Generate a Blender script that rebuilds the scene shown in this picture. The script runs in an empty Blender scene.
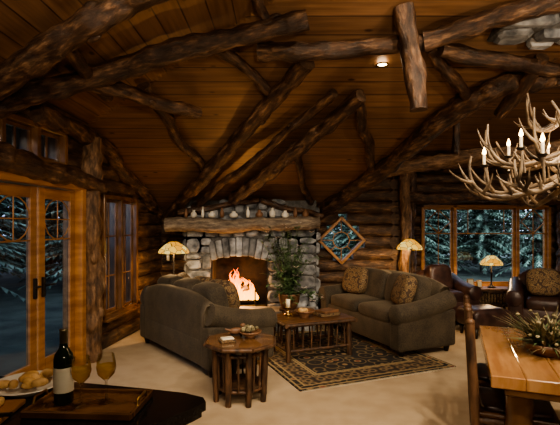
import bpy, math, random
from mathutils import Vector, Matrix, noise, Quaternion
import bmesh
random.seed(7)
R=random.random
def U(a,b): return a+(b-a)*random.random()
# ---------------------------------------------------------------- materials
def nn(nt,t,**kw):
    n=nt.nodes.new(t)
    for k,v in kw.items(): setattr(n,k,v)
    return n
def base(name):
    m=bpy.data.materials.new(name); m.use_nodes=True
    nt=m.node_tree; b=nt.nodes['Principled BSDF']; return m,nt,b
def math_(nt,op,a,b=None,c=None):
    n=nn(nt,'ShaderNodeMath',operation=op)
    for i,x in enumerate((a,b,c)):
        if x is None: continue
        if isinstance(x,(int,float)): n.inputs[i].default_value=x
        else: nt.links.new(x,n.inputs[i])
    return n.outputs[0]
def ramp(nt,fac,stops):
    r=nn(nt,'ShaderNodeValToRGB'); cr=r.color_ramp
    while len(cr.elements)<len(stops): cr.elements.new(.5)
    for e,(p,c) in zip(cr.elements,stops): e.position=p; e.color=(*c,1)
    nt.links.new(fac,r.inputs[0]); return r.outputs[0]
def mixc(nt,f,a,b,mode='MIX'):
    n=nn(nt,'ShaderNodeMix',data_type='RGBA',blend_type=mode)
    for i,x in ((0,f),(6,a),(7,b)):
        if isinstance(x,(int,float)): n.inputs[i].default_value=x
        elif isinstance(x,tuple): n.inputs[i].default_value=(*x,1)
        else: nt.links.new(x,n.inputs[i])
    return n.outputs[2]
def coords(nt,scale=(1,1,1)):
    tc=nn(nt,'ShaderNodeTexCoord'); mp=nn(nt,'ShaderNodeMapping')
    mp.inputs['Scale'].default_value=scale
    nt.links.new(tc.outputs['Object'],mp.inputs[0]); return mp.outputs[0]
def pm(name,c1,c2,scale=(5,5,5),rough=.6,bump=.2,metal=0,tint=0.0,detail=4,lo=.35,hi=.65,dist=.02,coat=0):
    m,nt,b=base(name); co=coords(nt,scale)
    n=nn(nt,'ShaderNodeTexNoise'); n.inputs['Scale'].default_value=1; n.inputs['Detail'].default_value=detail
    nt.links.new(co,n.inputs['Vector'])
    col=ramp(nt,n.outputs['Fac'],[(lo,c1),(hi,c2)])
    if tint>0:
        at=nn(nt,'ShaderNodeAttribute',attribute_name='tint')
        v=math_(nt,'MULTIPLY_ADD',at.outputs['Fac'],2*tint,1-tint)
        hs=nn(nt,'ShaderNodeHueSaturation'); nt.links.new(v,hs.inputs['Value']); nt.links.new(col,hs.inputs['Color']); col=hs.outputs[0]
    nt.links.new(col,b.inputs['Base Color'])
    b.inputs['Roughness'].default_value=rough; b.inputs['Metallic'].default_value=metal
    b.inputs['Coat Weight'].default_value=coat
    if bump>0:
        bp=nn(nt,'ShaderNodeBump'); bp.inputs['Strength'].default_value=bump; bp.inputs['Distance'].default_value=dist
        nt.links.new(n.outputs['Fac'],bp.inputs['Height']); nt.links.new(bp.outputs[0],b.inputs['Normal'])
    return m
def emis(name,c,s,c2=None,scale=10):
    m,nt,b=base(name); b.inputs['Base Color'].default_value=(*c,1)
    b.inputs['Emission Color'].default_value=(*c,1); b.inputs['Emission Strength'].default_value=s
    return m
def log_mat(name,axis,c_d,c_m,c_l,rough=.5,patch=(.42,.58)):
    m,nt,b=base(name)
    sc=[14,14,14]; sc[axis]=3.0
    n=nn(nt,'ShaderNodeTexNoise'); n.inputs['Scale'].default_value=1.8; n.inputs['Detail'].default_value=8; n.inputs['Roughness'].default_value=.7
    nt.links.new(coords(nt,tuple(sc)),n.inputs['Vector'])
    sc2=[6,6,6]; sc2[axis]=3.2
    n2=nn(nt,'ShaderNodeTexNoise'); n2.inputs['Scale'].default_value=1.5; n2.inputs['Detail'].default_value=6
    nt.links.new(coords(nt,tuple(sc2)),n2.inputs['Vector'])
    a=ramp(nt,n.outputs['Fac'],[(.34,c_d),(.5,c_m),(.66,c_l)])
    k=ramp(nt,n2.outputs['Fac'],[(patch[0],(0,)*3),(patch[1],(1,)*3)])
    dk=mixc(nt,.3,c_d,a)
    c=mixc(nt,k,dk,a)
    at=nn(nt,'ShaderNodeAttribute',attribute_name='tint')
    hs=nn(nt,'ShaderNodeHueSaturation'); nt.links.new(math_(nt,'MULTIPLY_ADD',at.outputs['Fac'],.7,.65),hs.inputs['Value'])
    nt.links.new(c,hs.inputs['Color']); nt.links.new(hs.outputs[0],b.inputs['Base Color'])
    b.inputs['Roughness'].default_value=rough
    bp=nn(nt,'ShaderNodeBump'); bp.inputs['Strength'].default_value=1; bp.inputs['Distance'].default_value=.025
    nt.links.new(math_(nt,'ADD',n.outputs['Fac'],n2.outputs['Fac']),bp.inputs['Height']); nt.links.new(bp.outputs[0],b.inputs['Normal'])
    return m
LD,LM,LL=(.014,.008,.006),(.080,.040,.021),(.29,.165,.088)
M_logz=log_mat('log_bark',2,LD,LM,LL,.36)
M_post=log_mat('peeled_log',2,(.035,.018,.010),(.17,.09,.043),(.38,.225,.12),.5,(.35,.5))
M_mantel=log_mat('weathered_log',2,(.06,.045,.033),(.17,.13,.095),(.36,.29,.21),.6,(.3,.45))
M_logx=log_mat('log_wall_wood',0,(.024,.013,.008),(.115,.06,.031),(.29,.17,.085))
M_cap=pm('log_end',(.045,.023,.012),(.10,.056,.03),(20,20,20),.7)
M_trim=pm('honey_wood',(.27,.12,.036),(.46,.23,.08),(3,3,14),.4,.1,tint=.15)
M_twig=pm('twig_wood',(.03,.016,.010),(.13,.066,.032),(20,20,6),.5,.5,tint=.3)
M_table=pm('table_wood',(.35,.165,.065),(.52,.285,.125),(14,2.2,3),.14,.05,tint=.12,coat=.5)
M_oak=pm('brown_oak',(.10,.048,.020),(.20,.10,.043),(5,14,5),.22,.1,tint=.15,coat=.3)
M_dark=pm('dark_metal',(.02,.017,.014),(.05,.04,.03),(20,20,20),.4,.1,metal=.6)
M_brass=pm('brass',(.4,.25,.08),(.5,.33,.12),(20,20,20),.3,0,metal=1)
M_antler=pm('antler',(.035,.022,.014),(.27,.20,.13),(9,9,9),.42,.3)
M_cream=pm('cream_wax',(.75,.66,.48),(.85,.76,.58),(10,10,10),.5,0)
M_leaf=pm('leaf',(.03,.06,.022),(.12,.19,.08),(8,8,8),.5,0,tint=.5)
M_petal=pm('petal',(.5,.42,.38),(.65,.57,.5),(8,8,8),.6,0,tint=.3)
M_dry=pm('dried_flowers',(.10,.085,.04),(.28,.23,.13),(30,30,30),.8,0,tint=.5)
M_pot=pm('clay_pot',(.12,.06,.03),(.2,.1,.05),(8,8,8),.5,.1)
M_white=pm('porcelain',(.6,.56,.48),(.75,.71,.62),(6,6,6),.25,0)
M_bread=pm('bread_crust',(.38,.21,.07),(.66,.43,.18),(18,18,18),.7,.3,tint=.2)
M_gran=pm('black_granite',(.006,.006,.007),(.05,.05,.052),(120,120,120),.12,0,lo=.5,hi=.75)
M_cab=pm('cabinet_wood',(.07,.03,.012),(.13,.06,.022),(4,4,20),.4,.1)
M_leather=pm('leather',(.026,.013,.012),(.065,.033,.027),(9,9,9),.35,.2)
M_char=pm('charred_wood',(.01,.008,.007),(.06,.035,.025),(15,15,15),.9,.5)
M_soot=pm('soot_brick',(.008,.006,.006),(.035,.024,.018),(9,9,9),.9,.4)
M_mortar=pm('mortar',(.06,.058,.055),(.13,.125,.12),(25,25,25),.9,.3)
M_stone=pm('field_stone',(.09,.097,.108),(.38,.39,.405),(8,8,8),.8,.7,tint=.45,detail=6)
M_hearth=pm('hearth_stone',(.15,.15,.15),(.32,.32,.315),(7,7,7),.7,.3)
M_ground=pm('forest_ground',(.02,.028,.018),(.07,.085,.055),(2,2,2),.9,0)
M_needle=pm('pine_needles',(.05,.085,.055),(.24,.33,.23),(3,3,3),.7,0,tint=.8)
M_bark=pm('pine_bark',(.06,.05,.04),(.16,.13,.10),(12,12,3),.9,.4)
M_label=pm('paper_label',(.7,.66,.52),(.78,.74,.6),(9,9,9),.6,0)
M_bottle=pm('bottle_glass',(.006,.012,.005),(.012,.02,.008),(5,5,5),.06,0,coat=.5)
M_foil=pm('foil',(.12,.1,.06),(.16,.13,.07),(5,5,5),.3,0,metal=.7)
M_bulb=emis('flame_bulb',(1,.62,.25),16)
M_can_fill=emis('can_light',(1,.8,.5),14)
def fabric(name,c1,c2,sc=160,sheen=.15):
    m,nt,b=base(name); co=coords(nt)
    n=nn(nt,'ShaderNodeTexNoise'); n.inputs['Scale'].default_value=sc; nt.links.new(co,n.inputs['Vector'])
    v=nn(nt,'ShaderNodeTexNoise'); v.inputs['Scale'].default_value=5; nt.links.new(co,v.inputs['Vector'])
    f=math_(nt,'MULTIPLY_ADD',n.outputs['Fac'],.6,math_(nt,'MULTIPLY',v.outputs['Fac'],.4))
    nt.links.new(ramp(nt,f,[(.38,c1),(.62,c2)]),b.inputs['Base Color'])
    b.inputs['Roughness'].default_value=.85; b.inputs['Sheen Weight'].default_value=sheen
    b.inputs['Sheen Tint'].default_value=(1,.8,.55,1)
    bp=nn(nt,'ShaderNodeBump'); bp.inputs['Strength'].default_value=.3; bp.inputs['Distance'].default_value=.004
    nt.links.new(n.outputs['Fac'],bp.inputs['Height']); nt.links.new(bp.outputs[0],b.inputs['Normal'])
    return m
M_sofa=fabric('sofa_velvet',(.024,.018,.0115),(.075,.056,.035),90)
M_carpet=fabric('carpet',(.42,.305,.19),(.54,.415,.27),220,0)
def pattern(name,a,b_,c_,sc):
    m,nt,b=base(name); v=nn(nt,'ShaderNodeTexVoronoi'); v.inputs['Scale'].default_value=sc
    nt.links.new(coords(nt),v.inputs['Vector'])
    nt.links.new(ramp(nt,v.outputs['Distance'],[(.2,c_),(.35,a),(.5,b_),(.62,a)]),b.inputs['Base Color'])
    b.inputs['Roughness'].default_value=.85; return m
M_pillow=pattern('tapestry_pillow',(.06,.035,.02),(.25,.17,.08),(.2,.12,.055),22)
def m_glass(name,tr=(.9,.95,1),ref=.10):
    m=bpy.data.materials.new(name); m.use_nodes=True; nt=m.node_tree; nt.nodes.clear()
    o=nn(nt,'ShaderNodeOutputMaterial'); t=nn(nt,'ShaderNodeBsdfTransparent'); t.inputs[0].default_value=(*tr,1)
    g=nn(nt,'ShaderNodeBsdfGlossy'); g.inputs['Roughness'].default_value=.02
    l=nn(nt,'ShaderNodeLayerWeight'); l.inputs[0].default_value=.25
    f=math_(nt,'MULTIPLY_ADD',l.outputs['Fresnel'],.8,ref*.4)
    x=nn(nt,'ShaderNodeMixShader'); nt.links.new(f,x.inputs[0]); nt.links.new(t.outputs[0],x.inputs[1]); nt.links.new(g.outputs[0],x.inputs[2])
    nt.links.new(x.outputs[0],o.inputs[0]); return m
M_glass=m_glass('window_glass'); M_wglass=m_glass('wine_glass',(.97,.97,.95),.3)
M_tglass=m_glass('tinted_door_glass',(.30,.34,.42),.2)
def wine():
    m=bpy.data.materials.new('white_wine'); m.use_nodes=True; nt=m.node_tree; nt.nodes.clear()
    o=nn(nt,'ShaderNodeOutputMaterial'); t=nn(nt,'ShaderNodeBsdfTransparent'); t.inputs[0].default_value=(.9,.75,.35,1)
    d=nn(nt,'ShaderNodeBsdfTranslucent'); d.inputs[0].default_value=(.9,.66,.22,1)
    d2=nn(nt,'ShaderNodeBsdfDiffuse'); d2.inputs[0].default_value=(.85,.62,.2,1)
    x=nn(nt,'ShaderNodeMixShader'); x.inputs[0].default_value=.5; nt.links.new(d.outputs[0],x.inputs[1]); nt.links.new(d2.outputs[0],x.inputs[2])
    y=nn(nt,'ShaderNodeMixShader'); y.inputs[0].default_value=.45; nt.links.new(t.outputs[0],y.inputs[1]); nt.links.new(x.outputs[0],y.inputs[2])
    nt.links.new(y.outputs[0],o.inputs[0]); return m
M_wine=wine()
def shade_mat():
    m,nt,b=base('stained_glass_shade'); v=nn(nt,'ShaderNodeTexVoronoi',feature='DISTANCE_TO_EDGE'); v.inputs['Scale'].default_value=11
    nt.links.new(coords(nt),v.inputs['Vector'])
    v2=nn(nt,'ShaderNodeTexVoronoi'); v2.inputs['Scale'].default_value=11; nt.links.new(coords(nt),v2.inputs['Vector'])
    sp=nn(nt,'ShaderNodeSeparateColor'); nt.links.new(v2.outputs['Color'],sp.inputs[0])
    c=ramp(nt,sp.outputs[0],[(.2,(.85,.38,.04)),(.5,(1,.6,.10)),(.9,(1,.78,.25))])
    c2=mixc(nt,ramp(nt,v.outputs['Distance'],[(.02,(0,)*3),(.05,(1,)*3)]),(.05,.02,.004),c)
    b.inputs['Base Color'].default_value=(.06,.03,.01,1); nt.links.new(c2,b.inputs['Emission Color']); b.inputs['Emission Strength'].default_value=1.15
    b.inputs['Roughness'].default_value=.6
    return m
M_shade=shade_mat()
def ceil_mat():
    m,nt,b=base('plank_ceiling')
    g=nn(nt,'ShaderNodeNewGeometry'); tc=nn(nt,'ShaderNodeTexCoord')
    sn=nn(nt,'ShaderNodeSeparateXYZ'); nt.links.new(g.outputs['Normal'],sn.inputs[0])
    sp=nn(nt,'ShaderNodeSeparateXYZ'); nt.links.new(tc.outputs['Object'],sp.inputs[0])
    k=math_(nt,'GREATER_THAN',math_(nt,'ABSOLUTE',sn.outputs[0]),.2)
    X,Y=sp.outputs[0],sp.outputs[1]
    k1=math_(nt,'SUBTRACT',1,k)
    a=math_(nt,'ADD',math_(nt,'MULTIPLY',X,k),math_(nt,'MULTIPLY',Y,k1))
    l=math_(nt,'ADD',math_(nt,'MULTIPLY',Y,k),math_(nt,'MULTIPLY',X,k1))
    q=math_(nt,'DIVIDE',a,.19); idx=math_(nt,'FLOOR',q); fr=math_(nt,'FRACT',q)
    w=nn(nt,'ShaderNodeTexWhiteNoise',noise_dimensions='1D'); nt.links.new(idx,w.inputs['W'])
    cb=nn(nt,'ShaderNodeCombineXYZ'); nt.links.new(math_(nt,'MULTIPLY',a,30),cb.inputs[0]); nt.links.new(math_(nt,'MULTIPLY',l,1.6),cb.inputs[1]); nt.links.new(math_(nt,'MULTIPLY',idx,3.1),cb.inputs[2])
    n=nn(nt,'ShaderNodeTexNoise'); n.inputs['Scale'].default_value=1; n.inputs['Detail'].default_value=5; nt.links.new(cb.outputs[0],n.inputs['Vector'])
    c=ramp(nt,n.outputs['Fac'],[(.3,(.135,.066,.031)),(.7,(.26,.14,.07))])
    hs=nn(nt,'ShaderNodeHueSaturation'); nt.links.new(math_(nt,'MULTIPLY_ADD',w.outputs[0],.4,.8),hs.inputs['Value']); nt.links.new(c,hs.inputs['Color'])
    cb2=nn(nt,'ShaderNodeCombineXYZ'); nt.links.new(math_(nt,'MULTIPLY',a,6),cb2.inputs[0]); nt.links.new(math_(nt,'MULTIPLY',l,2.4),cb2.inputs[1])
    v=nn(nt,'ShaderNodeTexVoronoi'); v.inputs['Scale'].default_value=1; nt.links.new(cb2.outputs[0],v.inputs['Vector'])
    c3=mixc(nt,ramp(nt,v.outputs['Distance'],[(.06,(1,)*3),(.12,(0,)*3)]),hs.outputs[0],(.04,.018,.009))
    e=math_(nt,'MINIMUM',fr,math_(nt,'SUBTRACT',1,fr))
    c4=mixc(nt,ramp(nt,e,[(.015,(1,)*3),(.04,(0,)*3)]),c3,(.04,.018,.009))
    nt.links.new(c4,b.inputs['Base Color']); b.inputs['Roughness'].default_value=.42
    return m
M_ceil=ceil_mat()
def rug_mat(hx,hy):
    m,nt,b=base('persian_rug'); co=coords(nt)
    sp=nn(nt,'ShaderNodeSeparateXYZ'); nt.links.new(co,sp.inputs[0])
    dx=math_(nt,'SUBTRACT',hx,math_(nt,'ABSOLUTE',sp.outputs[0])); dy=math_(nt,'SUBTRACT',hy,math_(nt,'ABSOLUTE',sp.outputs[1]))
    d=math_(nt,'MINIMUM',dx,dy)
    v=nn(nt,'ShaderNodeTexVoronoi'); v.inputs['Scale'].default_value=5.5; v.inputs['Randomness'].default_value=.6; nt.links.new(co,v.inputs['Vector'])
    f=ramp(nt,v.outputs['Distance'],[(.12,(.16,.035,.02)),(.2,(.34,.24,.12)),(.27,(.012,.010,.010)),(.48,(.014,.012,.012)),(.53,(.22,.155,.075)),(.6,(.017,.014,.013))])
    v2=nn(nt,'ShaderNodeTexVoronoi'); v2.inputs['Scale'].default_value=9; v2.inputs['Randomness'].default_value=.35; nt.links.new(co,v2.inputs['Vector'])
    bd=ramp(nt,v2.outputs['Distance'],[(.2,(.022,.018,.016)),(.3,(.25,.17,.085)),(.45,(.14,.09,.045)),(.55,(.03,.02,.015))])
    inb=math_(nt,'MULTIPLY',math_(nt,'LESS_THAN',d,.36),math_(nt,'GREATER_THAN',d,.1))
    c=mixc(nt,inb,f,bd)
    for a_ in (.03,.1,.33,.36):
        ln=math_(nt,'LESS_THAN',math_(nt,'ABSOLUTE',math_(nt,'SUBTRACT',d,a_)),.011)
        c=mixc(nt,ln,c,(.33,.24,.12))
    nt.links.new(c,b.inputs['Base Color']); b.inputs['Roughness'].default_value=.9
    return m
def flame_mat():
    m,nt,b=base('flame'); b.inputs['Base Color'].default_value=(0,0,0,1)
    sp=nn(nt,'ShaderNodeSeparateXYZ'); nt.links.new(coords(nt),sp.inputs[0])
    nt.links.new(ramp(nt,math_(nt,'MULTIPLY',sp.outputs[2],2),[(0,(1,.5,.08)),(.45,(1,.27,.02)),(1,(.9,.12,.004))]),b.inputs['Emission Color'])
    b.inputs['Emission Strength'].default_value=5.5; return m
M_flame=flame_mat()
# ---------------------------------------------------------------- mesh builder
class B:
    def __init__(s): s.v=[];s.f=[];s.m=[];s.t=[];s.sm=[]
    def add(s,vs,fs,mat=0,M=None,tint=None,smooth=True):
        o=len(s.v); tint=R() if tint is None else tint
        for p in vs:
            p=Vector(p); s.v.append(M@p if M else p); s.t.append(tint)
        for f in fs: s.f.append([i+o for i in f]); s.m.append(mat); s.sm.append(smooth)
    def box(s,c,d,bev=.006,mat=0,rot=None,tint=None,seg=1):
        bm=bmesh.new(); bmesh.ops.create_cube(bm,size=1)
        for v in bm.verts: v.co=Vector((v.co.x*d[0],v.co.y*d[1],v.co.z*d[2]))
        bev=min(bev,min(d)*.45)
        if bev>0: bmesh.ops.bevel(bm,geom=bm.edges[:],offset=bev,segments=seg,affect='EDGES',profile=.5)
        bm.verts.index_update()
        M=Matrix.Translation(c)
        if rot: M=M@rot
        s.add([v.co.copy() for v in bm.verts],[[v.index for v in f.verts] for f in bm.faces],mat,M,tint,False); bm.free()
    def sell(s,c,d,e=.4,mat=0,rot=None,nu=20,nv=12,tint=None,e2=None):
        e2=e if e2 is None else e2
        pw=lambda x,k: math.copysign(abs(x)**k,x)
        vs=[];fs=[]
        for j in range(nv+1):
            p=-math.pi/2+math.pi*j/nv
            for i in range(nu):
                a=2*math.pi*i/nu+math.pi/nu
                vs.append((d[0]/2*pw(math.cos(p),e2)*pw(math.cos(a),e),d[1]/2*pw(math.cos(p),e2)*pw(math.sin(a),e),d[2]/2*pw(math.sin(p),e2)))
        for j in range(nv):
            for i in range(nu):
                k=(i+1)%nu; fs.append([j*nu+i,j*nu+k,(j+1)*nu+k,(j+1)*nu+i])
        M=Matrix.Translation(c)
        if rot: M=M@rot
        s.add(vs,fs,mat,M,tint,True)
    def tube(s,pts,rad,seg=8,mat=0,cap=None,nz=0,tint=None,nf=4):
        pts=[Vector(p) for p in pts]; n=len(pts)
        if isinstance(rad,(int,float)): rad=[rad]*n
        cap=mat if cap is None else cap
        T=[(pts[min(i+1,n-1)]-pts[max(i-1,0)]).normalized() for i in range(n)]
        up=Vector((0,0,1)) if abs(T[0].z)<.9 else Vector((1,0,0))
        N=T[0].cross(up).normalized(); vs=[]; off=R()*50
        for i in range(n):
            if i: N=(T[i-1].rotation_difference(T[i])@N).normalized()
            Bn=T[i].cross(N)
            for j in range(seg):
                a=2*math.pi*j/seg; d=N*math.cos(a)+Bn*math.sin(a); r=rad[i]
                if nz: r*=1+nz*noise.noise((pts[i]*nf+d*.8)+Vector((off,0,0)))
                vs.append(pts[i]+d*r)
        fs=[[i*seg+j,i*seg+(j+1)%seg,(i+1)*seg+(j+1)%seg,(i+1)*seg+j] for i in range(n-1) for j in range(seg)]
        t=R() if tint is None else tint
        s.add(vs,fs,mat,None,t,True)
        s.add(vs[:seg],[list(range(seg))[::-1]],cap,None,t,False); s.add(vs[-seg:],[list(range(seg))],cap,None,t,False)
    def rod(s,a,b,r,mat=0,seg=8,cap=None,nz=.15,tint=None,r2=None,n=None):
        a=Vector(a);b=Vector(b); L=(b-a).length; n=n or max(2,int(L/.12)+1)
        r2=r if r2 is None else r2
        s.tube([a.lerp(b,i/(n-1)) for i in range(n)],[r+(r2-r)*i/(n-1) for i in range(n)],seg,mat,cap,nz,tint)
    def lathe(s,prof,c=(0,0,0),seg=24,mat=0,tint=None):
        vs=[];fs=[]; c=Vector(c)
        for r,z in prof:
            for i in range(seg):
                a=2*math.pi*i/seg; vs.append(c+Vector((r*math.cos(a),r*math.sin(a),z)))
        for j in range(len(prof)-1):
            for i in range(seg):
                k=(i+1)%seg; fs.append([j*seg+i,j*seg+k,(j+1)*seg+k,(j+1)*seg+i])
        s.add(vs,fs,mat,None,tint,True)
    def obj(s,name,mats,loc=(0,0,0),rz=0,parent=None,rot=None):
        me=bpy.data.meshes.new(name); me.from_pydata([tuple(v) for v in s.v],[],s.f)
        for m in mats: me.materials.append(m)
        me.polygons.foreach_set('material_index',s.m); me.polygons.foreach_set('use_smooth',s.sm)
        at=me.attributes.new('tint','FLOAT','POINT'); at.data.foreach_set('value',s.t)
        me.update(); o=bpy.data.objects.new(name,me); bpy.context.scene.collection.objects.link(o)
        o.location=loc
        if rot is not None: o.rotation_mode='QUATERNION'; o.rotation_quaternion=rot
        else: o.rotation_euler=(0,0,rz)
        if parent: o.parent=parent
        return o
def RX(a): return Matrix.Rotation(a,4,'X')
def RY(a): return Matrix.Rotation(a,4,'Y')
def RZ(a): return Matrix.Rotation(a,4,'Z')
# ---------------------------------------------------------------- room shell
def ceil(x,y):
    P1=1.85+.42*(7.5-y); P0=2.75+.3*(x+2.45); P2=1.85+.68*(x-.7); P3=2.95+.42*(8.5-y)
    return min(max(min(P1,P0),min(P2,P3)),4.6)
def WX(y): return -2.87+.114*y
b=B(); xs=[-3.3+.05*i for i in range(200)]; ys=[-1.7+.05*i for i in range(213)]
vs=[(x,y,ceil(x,y)) for y in ys for x in xs]; nx=len(xs)
b.add(vs,[[j*nx+i,(j+1)*nx+i,(j+1)*nx+i+1,j*nx+i+1] for j in range(len(ys)-1) for i in range(nx-1)],0,None,.5,False)
b.obj('ceiling',[M_ceil])
b=B(); b.add([(-3.4,-1.7,0),(6.5,-1.7,0),(6.5,8.6,0),(2.0,8.6,0),(2.0,7.6,0),(-2.2,7.6,0)],[[0,1,2,3,4,5]],0,None,.5,False); b.obj('floor',[M_carpet])
b=B(); b.add([(-40,-20,-.15),(40,-20,-.15),(40,50,-.15),(-40,50,-.15)],[[0,1,2,3]],0,None,.5,False); b.obj('ground',[M_ground])
def log_wall(name,org,ang,L,holes=(),detail=.16,extra=None):
    b=B(); ca,sa=math.cos(ang),math.sin(ang); z=.1
    while z<4.7:
        seg=[]; n=int(L/.05)
        st=None
        for i in range(n+1):
            s_=L*i/n; x,y=org[0]+ca*s_,org[1]+sa*s_
            ok=ceil(x,y)>z-.16
            for (a0,a1,z0,z1) in holes:
                if a0<s_<a1 and z0-.05<z<z1+.05: ok=False
            if extra and extra(x,z): ok=False
            if ok and st is None: st=s_
            if (not ok or i==n) and st is not None:
                if s_-st>.08: seg.append((st,s_))
                st=None
        for a0,a1 in seg:
            k=max(2,int((a1-a0)/detail)+1)
            b.tube([(a0+(a1-a0)*i/(k-1),.11,z) for i in range(k)],.114,14,0,1,.07,None,2.2)
        z+=.2
    return b.obj(name,[M_logx,M_cap],(org[0],org[1],0),ang)
AL=math.atan2(1,.114); KL=math.hypot(1,.114); OL=(WX(-1.5),-1.5)
def sl(y): return (y+1.5)*KL
log_wall('wall_left',OL,AL,9.1*KL,[(sl(3.62),sl(5.06),0,1.95),(sl(3.3),sl(4.76),2.25,2.55),(sl(5.52),sl(6.5),.5,1.92)])
log_wall('wall_back',(-2.15,7.5),0,4.25,[],.16,lambda x,z: abs(x-1.04)+abs(z-1.34)<.42)
log_wall('wall_jog',(2.1,7.5),math.pi/2,1.0)
log_wall('wall_window_side',(2.1,8.5),0,4.3,[(.62,3.12,.5,1.92)])
log_wall('wall_right',(6.3,8.6),-math.pi/2,10.2,[],.4)
b=B(); b.box((1.6,-1.6,2.3),(10,.12,4.7),0,0); b.obj('wall_front',[M_cab])
# ---------------------------------------------------------------- windows, doors
def window(name,org,ang,s0,s1,z0,z1,panels,style=1,fw=.055,mt=None,gl=None):
    b=B(); mt=mt or M_trim
    w,h=s1-s0,z1-z0; yc=.06
    b.box(((s0+s1)/2,yc,z0+fw/2),(w,.2,fw),.006); b.box(((s0+s1)/2,yc,z1-fw/2),(w,.2,fw),.006)
    xs=[s0+fw/2]+[s0+w*p for p in panels]+[s1-fw/2]
    for x in xs: b.box((x,yc,(z0+z1)/2),(fw,.2,h),.006)
    b.box(((s0+s1)/2,-.06,z0-.01),(w+.1,.1,.035),.006)
    t=.02
    for i in range(len(xs)-1):
        a=xs[i]+fw/2; c=xs[i+1]-fw/2; mid=(a+c)/2; pw=c-a
        for x in (a+.018,c-.018): b.box((x,.05,(z0+z1)/2),(.036,.05,h-2*fw),.004)
        for z in (z0+fw+.018,z1-fw-.018): b.box((mid,.05,z),(pw,.05,.036),.004)
        if style==1:
            zt=z1-fw-.04; zz=zt-.46
            b.box((mid,.0,zz),(pw,.03,t),.003)
            if pw<.8:
                for sg in (-1,1):
                    b.rod((mid,.0,zt),(mid+sg*pw*.42,.0,zt-.23),.011,0,6,nz=0); b.rod((mid+sg*pw*.42,.0,zt-.23),(mid,.0,zz),.011,0,6,nz=0)
                b.rod((mid,.0,zt),(mid,.0,z0+fw),.009,0,6,nz=0)
            else:
                for q in (.2,.8): b.rod((a+pw*q,.0,zt),(a+pw*q,.0,zz),.009,0,6,nz=0)
        if style==2:
            for q in (.33,.66): b.box((mid,.05,z0+h*q),(pw,.03,t),.003)
            b.box((mid,.05,(z0+z1)/2),(t,.03,h-2*fw),.003)
        if style==3:
            b.box((mid,.05,(z0+z1)/2),(t,.03,h-2*fw),.003)
        b.add([(a,.05,z0+fw),(c,.05,z0+fw),(c,.05,z1-fw),(a,.05,z1-fw)],[[0,1,2,3]],1,None,.5,False)
    return b.obj(name,[mt,gl or M_glass],(org[0],org[1],0),ang)
window('window_1',(2.1,8.5),0,.62,3.12,.41,1.99,(.26,.745))
window('window_2',OL,AL,sl(5.52),sl(6.5),.41,1.99,(.5,),2,mt=M_oak,gl=M_tglass)
window('window_3',OL,AL,sl(3.3),sl(4.76),2.2,2.6,(.36,.68),3,mt=M_oak,gl=M_tglass)
# diamond window
b=B(); rt=.40; cx,cz=1.04,1.34
co=[(0,rt),(rt,0),(0,-rt),(-rt,0)]
for i in range(4):
    p,q=co[i],co[(i+1)%4]; m=((p[0]+q[0])/2,(p[1]+q[1])/2); an=math.atan2(q[1]-p[1],q[0]-p[0])
    b.box((m[0]*.95,-.03,m[1]*.95),(rt*1.414,.14,.045),.006,0,RY(-an))
k=rt*.9
b.add([(0,.03,k),(k,.03,0),(0,.03,-k),(-k,.03,0)],[[0,1,2,3]],1,None,.5,False)
b.tube([(.14*math.cos(a*math.pi/12),-.02,.14*math.sin(a*math.pi/12)) for a in range(25)],.009,6,0)
for i in range(4):
    a=math.pi/4+i*math.pi/2
    b.rod((.14*math.cos(a),-.02,.14*math.sin(a)),(.25*math.cos(a),-.02,.25*math.sin(a)),.008,0,6,nz=0)
    a=i*math.pi/2; b.rod((.14*math.cos(a),-.02,.14*math.sin(a)),(.34*math.cos(a),-.02,.34*math.sin(a)),.008,0,6,nz=0)
b.obj('window_4',[M_trim,M_glass],(cx,7.5,cz))
def door(name,y0,y1,hside):
    b=B(); a,c=sl(y0),sl(y1); w=c-a; mid=(a+c)/2; h=1.97
    st=.095
    for x in (a+st/2,c-st/2): b.box((x,0.04,h/2+.01),(st,.05,h),.005)
    for z,t in ((.13,.24),(h-.05,.11)): b.box((mid,.04,z),(w-2*st+.01,.05,t),.005)
    zt=h-.1; iw=w-2*st
    b.add([(a+st,.04,.2),(c-st,.04,.2),(c-st,.04,zt),(a+st,.04,zt)],[[0,1,2,3]],1,None,.5,False)
    z1=zt-.42
    b.box((mid,.03,z1),(iw,.035,.016),.003)
    for sg in (-1,1):
        b.tube([(mid+sg*iw*.5*math.sin(t*math.pi/8),.025,zt-.21+.21*math.cos(t*math.pi/8)) for t in range(9)],.007,6,0)
    b.rod((mid,.025,z1),(mid,.025,zt),.007,0,6,nz=0); b.rod((mid-iw/2,.025,zt-.21),(mid+iw/2,.025,zt-.21),.007,0,6,nz=0)
    hx=a+st/2 if hside<0 else c-st/2
    b.box((hx,-.0,.98),(.035,.03,.2),.005,2); b.rod((hx,-.02,1.0),(hx,-.06,1.0),.01,2,8,nz=0); b.rod((hx,-.06,1.0),(hx-hside*.1,-.06,1.0),.009,2,8,nz=0)
    b.obj(name,[M_trim,M_tglass,M_dark],(OL[0],OL[1],0),AL)
door('door_1',3.70,4.33,1); door('door_2',4.36,4.98,-1)
b=B()
for y in (3.66,5.02): b.box((sl(y),.05,1.0),(.085,.24,2.0),.006)
b.box(((sl(3.66)+sl(5.02))/2,.05,2.04),(sl(5.02)-sl(3.66)+.1,.24,.1),.006)
b.obj('trim_1',[M_trim],(OL[0],OL[1],0),AL)
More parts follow.
